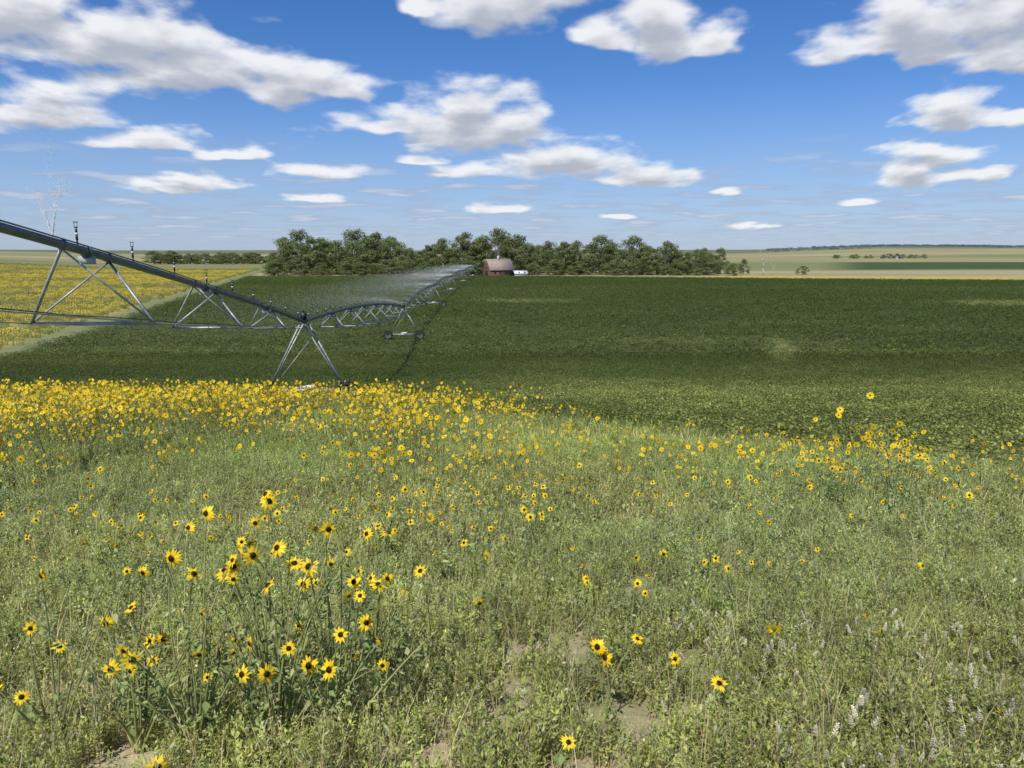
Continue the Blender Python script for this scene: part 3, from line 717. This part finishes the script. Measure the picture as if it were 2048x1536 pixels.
# ------------------------------------------------------------ farm buildings
def building(name,loc,rot,Lx,Ly,eave,ridge,mw,mr_,label,cat,cup=False,doors=True):
    e=bpy.data.objects.new(name,None); COL.objects.link(e); e.location=(loc[0],loc[1],tz(*loc)); e.rotation_euler=(0,0,rot); tag(e,label,cat)
    hx,hy=Lx/2,Ly/2; b=B()
    prof=[(-hy,-.4),(-hy,eave),(0,ridge),(hy,eave),(hy,-.4)]
    k=len(prof); vs=[(-hx,a,z) for a,z in prof]+[(hx,a,z) for a,z in prof]
    fs=[]
    for i in range(1,k-1): fs+=[(0,i+1,i),(k,k+i,k+i+1)]
    for i in (0,k-2): fs+=[(i,i+1,k+i+1),(i,k+i+1,k+i)]
    b.add(vs,fs); mkobj('wall',b.mesh('wall',[mw]),e)
    b=B()
    for i in range(1,k-2):
        a0,z0=prof[i];a1,z1=prof[i+1]
        if i==1: d=Vector((a1-a0,z1-z0)).normalized(); a0-=d.x*.35; z0-=d.y*.35
        if i==k-3: d=Vector((a1-a0,z1-z0)).normalized(); a1+=d.x*.35; z1+=d.y*.35
        nn=Vector((-(z1-z0),a1-a0)).normalized()*.02; t=Vector((-(z1-z0),a1-a0)).normalized()*.16
        vs=[]
        for xx in(-hx-.3,hx+.3):
            vs+=[(xx,a0+nn.x,z0+nn.y),(xx,a1+nn.x,z1+nn.y),(xx,a1+t.x,z1+t.y),(xx,a0+t.x,z0+t.y)]
        b.add(vs,[(0,1,2),(0,2,3),(4,6,5),(4,7,6),(0,5,1),(0,4,5),(3,2,6),(3,6,7),(0,3,7),(0,7,4),(1,5,6),(1,6,2)])
    rf=mkobj('roof',b.mesh('roof',[mr_]),e)
    if cup:
        b=B(); b.box((0,0,ridge+.5),(.9,.9,1.1)); vs=[(-.6,-.6,ridge+1.05),(.6,-.6,ridge+1.05),(.6,.6,ridge+1.05),(-.6,.6,ridge+1.05),(0,0,ridge+1.6)]
        b.add(vs,[(0,1,4),(1,2,4),(2,3,4),(3,0,4),(0,2,1),(0,3,2)]); mkobj('cupola',b.mesh('cupola',[M_white]),rf)
    if doors:
        b=B(); b.box((-hx-.03,0,1.2),(.05,2.4,2.5)); mkobj('door',b.mesh('door',[M_dark]),e)
        b=B(); b.box((-hx-.03,0,eave+.9),(.05,.9,.9)); mkobj('window',b.mesh('window',[M_dark]),e)
        for q in(-3.4,-1,1.6,4): 
            if abs(q)<hx-.6:
                b=B(); b.box((q,-hy-.03,1.5),(.7,.05,.8)); mkobj('window',b.mesh('window',[M_dark]),e)
    return e
building('barn',(-6.0,327),.42,11.0,9,2.7,7.2,M_red,M_shingle,'old dull red wooden barn with weathered shingle roof and cupola','barn',True,True)
building('shed',(3.6,325),.2,5.5,4,1.2,2.2,M_white,M_white,'small low white shed beside the red barn','shed')
building('farmhouse',(558,1085),.3,8,6,2.5,5,M_white,M_white,'distant white farmhouse beside a row of trees','house',doors=False)

# ------------------------------------------------------------ light, sky
sdir=Vector((.27,.55,-.86)).normalized()
sl=bpy.data.lights.new('sun','SUN'); sl.energy=5.0; sl.angle=math.radians(.53); sl.color=(1,.955,.87)
so=bpy.data.objects.new('sun',sl); COL.objects.link(so); so.rotation_euler=sdir.to_track_quat('-Z','Y').to_euler(); so.location=(-30,-60,80)
W=bpy.data.worlds.new('World'); scene.world=W; W.use_nodes=True; nt=W.node_tree; N=nt.nodes; L=nt.links; N.clear()
out=N.new('ShaderNodeOutputWorld'); bg=N.new('ShaderNodeBackground'); bg.inputs['Strength'].default_value=.11; L.new(bg.outputs[0],out.inputs[0])
sky=N.new('ShaderNodeTexSky'); sky.sky_type='NISHITA'; sky.sun_disc=False
sky.sun_elevation=math.asin(-sdir.z); sky.sun_rotation=math.atan2(-sdir.x,-sdir.y)%(2*math.pi); sky.air_density=1.0; sky.dust_density=.4; sky.ozone_density=3.0; sky.altitude=900
hs=N.new('ShaderNodeHueSaturation'); hs.inputs['Saturation'].default_value=1.28; hs.inputs['Value'].default_value=1.1; L.new(sky.outputs[0],hs.inputs['Color'])
tc=N.new('ShaderNodeTexCoord')
def M(op,a,b=None,c=None,nt=None):
    nt=nt or W.node_tree; n=nt.nodes.new('ShaderNodeMath'); n.operation=op
    for i,v in enumerate((a,b,c)):
        if v is None: continue
        if isinstance(v,(int,float)): n.inputs[i].default_value=v
        else: nt.links.new(v,n.inputs[i])
    return n.outputs[0]
def VM(op,a,b=None,c=None,nt=None):
    nt=nt or W.node_tree; n=nt.nodes.new('ShaderNodeVectorMath'); n.operation=op
    for i,v in enumerate((a,b,c)):
        if v is None: continue
        if isinstance(v,(tuple,list)): n.inputs[i].default_value=v
        else: nt.links.new(v,n.inputs[i])
    return n.outputs['Value'] if op=='LENGTH' else n.outputs[0]
def SS(x,a,b,lo=0,hi=1,nt=None):
    nt=nt or W.node_tree; n=nt.nodes.new('ShaderNodeMapRange'); n.interpolation_type='SMOOTHSTEP'
    n.inputs['From Min'].default_value=a; n.inputs['From Max'].default_value=b; n.inputs['To Min'].default_value=lo; n.inputs['To Max'].default_value=hi
    nt.links.new(x,n.inputs['Value']); return n.outputs[0]
skyc=VM('MULTIPLY',hs.outputs[0],(.80,.80,.98))
# clouds: (bearing, elevation slope, half width, height) in tangent units
CL=[(-.64,.300,.125,.042),(-.50,.272,.150,.048),(-.40,.233,.155,.036),(-.27,.215,.095,.026),(-.74,.32,.08,.04),
(-.605,.183,.092,.032),(-.71,.178,.06,.020),(-.468,.140,.080,.015),(-.36,.124,.058,.010),(-.435,.090,.075,.013),
(-.02,.318,.080,.052),(.055,.335,.095,.040),(-.11,.300,.028,.014),(.185,.285,.066,.046),(.12,.268,.040,.022),(.25,.272,.048,.028),
(-.055,.176,.082,.052),(-.15,.164,.115,.018),(.0,.165,.056,.036),(.07,.118,.100,.024),(.17,.098,.075,.015),(-.115,.118,.035,.008),(-.06,.106,.045,.010),
(-.25,.105,.062,.010),(-.26,.069,.038,.008),(.55,.300,.13,.06),(.50,.262,.120,.030),(.66,.262,.12,.042),(.70,.33,.12,.06),
(.56,.182,.050,.026),(.64,.175,.070,.016),(.555,.130,.07,.016),(.52,.105,.042,.026),(.60,.100,.055,.010),
(.283,.077,.018,.008),(.455,.065,.026,.006),(.32,.035,.04,.005),(.14,.045,.025,.004),(-.02,.055,.045,.006)]
grp=bpy.data.node_groups.new('cloud_field','ShaderNodeTree')
grp.interface.new_socket('P',in_out='INPUT',socket_type='NodeSocketVector'); grp.interface.new_socket('f',in_out='OUTPUT',socket_type='NodeSocketFloat')
gi=grp.nodes.new('NodeGroupInput'); go=grp.nodes.new('NodeGroupOutput'); P=gi.outputs[0]
sx=grp.nodes.new('ShaderNodeSeparateXYZ'); grp.links.new(P,sx.inputs[0])
den=M('ADD',sx.outputs[1],.10,nt=grp); inv=M('DIVIDE',1.0,den,nt=grp)
comb=grp.nodes.new('ShaderNodeCombineXYZ'); grp.links.new(M('MULTIPLY',sx.outputs[0],M('POWER',inv,.6,nt=grp),nt=grp),comb.inputs[0])
grp.links.new(M('MULTIPLY',M('LOGARITHM',den,2.718,nt=grp),1.35,nt=grp),comb.inputs[1])
nz1=grp.nodes.new('ShaderNodeTexNoise'); nz1.inputs['Scale'].default_value=4.5; nz1.inputs['Detail'].default_value=3; grp.links.new(comb.outputs[0],nz1.inputs['Vector'])
nz2=grp.nodes.new('ShaderNodeTexNoise'); nz2.inputs['Scale'].default_value=8.5; nz2.inputs['Detail'].default_value=7; nz2.inputs['Roughness'].default_value=.48; grp.links.new(comb.outputs[0],nz2.inputs['Vector'])
wv=VM('SUBTRACT',nz1.outputs['Color'],(.5,.5,.5),nt=grp)
n=grp.nodes.new('ShaderNodeVectorMath'); n.operation='SCALE'; grp.links.new(wv,n.inputs[0]); grp.links.new(M('MULTIPLY',den,.30,nt=grp),n.inputs['Scale'])
wv=VM('MULTIPLY',n.outputs[0],(1,.5,0),nt=grp); PW=VM('ADD',P,wv,nt=grp)
cur=None
for (u,v,a,h) in CL:
    v0=v-h*.5; hb=h*1.45; a=a*1.05
    A=VM('MULTIPLY_ADD',PW,(1/a,1/hb,0),(-u/a,-v0/hb,0),nt=grp)
    Bq=VM('MULTIPLY_ADD',PW,(-1/a,-2.8/hb,0),(u/a,2.8*v0/hb,0),nt=grp)
    l=VM('LENGTH',VM('MAXIMUM',A,Bq,nt=grp),nt=grp)
    cur=l if cur is None else M('SMOOTH_MIN',cur,l,.2,nt=grp)
f=M('SUBTRACT',1.0,cur,nt=grp); f=M('ADD',f,M('MULTIPLY',M('SUBTRACT',nz2.outputs['Fac'],.5,nt=grp),1.75,nt=grp),nt=grp)
grp.links.new(f,go.inputs[0])
s=N.new('ShaderNodeSeparateXYZ'); L.new(tc.outputs['Generated'],s.inputs[0])
yc=M('MAXIMUM',s.outputs[1],.05)
cb=N.new('ShaderNodeCombineXYZ'); L.new(M('DIVIDE',s.outputs[0],yc),cb.inputs[0]); vv=M('DIVIDE',s.outputs[2],yc); vv=M('MAXIMUM',vv,-.03); L.new(vv,cb.inputs[1])
def G(vec):
    n=N.new('ShaderNodeGroup'); n.node_tree=grp; L.new(vec,n.inputs[0]); return n.outputs[0]
f0=G(cb.outputs[0])
offs=N.new('ShaderNodeCombineXYZ'); L.new(M('MULTIPLY',M('ADD',vv,.06),.075),offs.inputs[1]); offs.inputs[0].default_value=-.004
f1=G(VM('ADD',cb.outputs[0],offs.outputs[0]))
alpha=M('MULTIPLY',SS(f0,-.15,.5),SS(s.outputs[1],.05,.2))
alpha=M('MULTIPLY',alpha,.95)
shade=SS(f1,-.1,.85)
ramp=N.new('ShaderNodeMix'); ramp.data_type='RGBA'; L.new(shade,ramp.inputs[0]); ramp.inputs[6].default_value=(8.2,8.3,8.5,1); ramp.inputs[7].default_value=(4.1,4.4,5.1,1)
# thin low cloud, laid out on a plane overhead
zc=M('ADD',M('MAXIMUM',s.outputs[2],0),.05); cp=N.new('ShaderNodeCombineXYZ'); L.new(M('DIVIDE',s.outputs[0],zc),cp.inputs[0]); L.new(M('DIVIDE',s.outputs[1],zc),cp.inputs[1])
n3=N.new('ShaderNodeTexNoise'); n3.inputs['Scale'].default_value=1.25; n3.inputs['Detail'].default_value=5; n3.inputs['Roughness'].default_value=.5; L.new(cp.outputs[0],n3.inputs['Vector'])
low=M('MULTIPLY',SS(n3.outputs['Fac'],.44,.64),SS(s.outputs[2],.15,.07)); low=M('MULTIPLY',low,SS(s.outputs[2],-.005,.03)); low=M('MULTIPLY',low,.6)
lsh=SS(n3.outputs['Fac'],.54,.70)
lc=N.new('ShaderNodeMix'); lc.data_type='RGBA'; L.new(lsh,lc.inputs[0]); lc.inputs[6].default_value=(3.3,3.9,5.2,1); lc.inputs[7].default_value=(5.8,6.1,6.9,1)
haze=SS(s.outputs[2],.22,-.01,0,.65)
mh=N.new('ShaderNodeMix'); mh.data_type='RGBA'; L.new(haze,mh.inputs[0]); L.new(skyc,mh.inputs[6]); mh.inputs[7].default_value=(2.8,4.0,6.2,1)
m1=N.new('ShaderNodeMix'); m1.data_type='RGBA'; L.new(low,m1.inputs[0]); L.new(mh.outputs[2],m1.inputs[6]); L.new(lc.outputs[2],m1.inputs[7])
m2=N.new('ShaderNodeMix'); m2.data_type='RGBA'; L.new(alpha,m2.inputs[0]); L.new(m1.outputs[2],m2.inputs[6]); L.new(ramp.outputs[2],m2.inputs[7])
L.new(m2.outputs[2],bg.inputs['Color'])

# ------------------------------------------------------------ camera
cd=bpy.data.cameras.new('camera'); cam=bpy.data.objects.new('camera',cd); COL.objects.link(cam)
cd.sensor_width=36; cd.lens=26; cd.clip_start=.05; cd.clip_end=20000
cam.location=(0,0,11.0); cam.rotation_euler=(math.radians(90-10.2),0,0)
scene.camera=cam
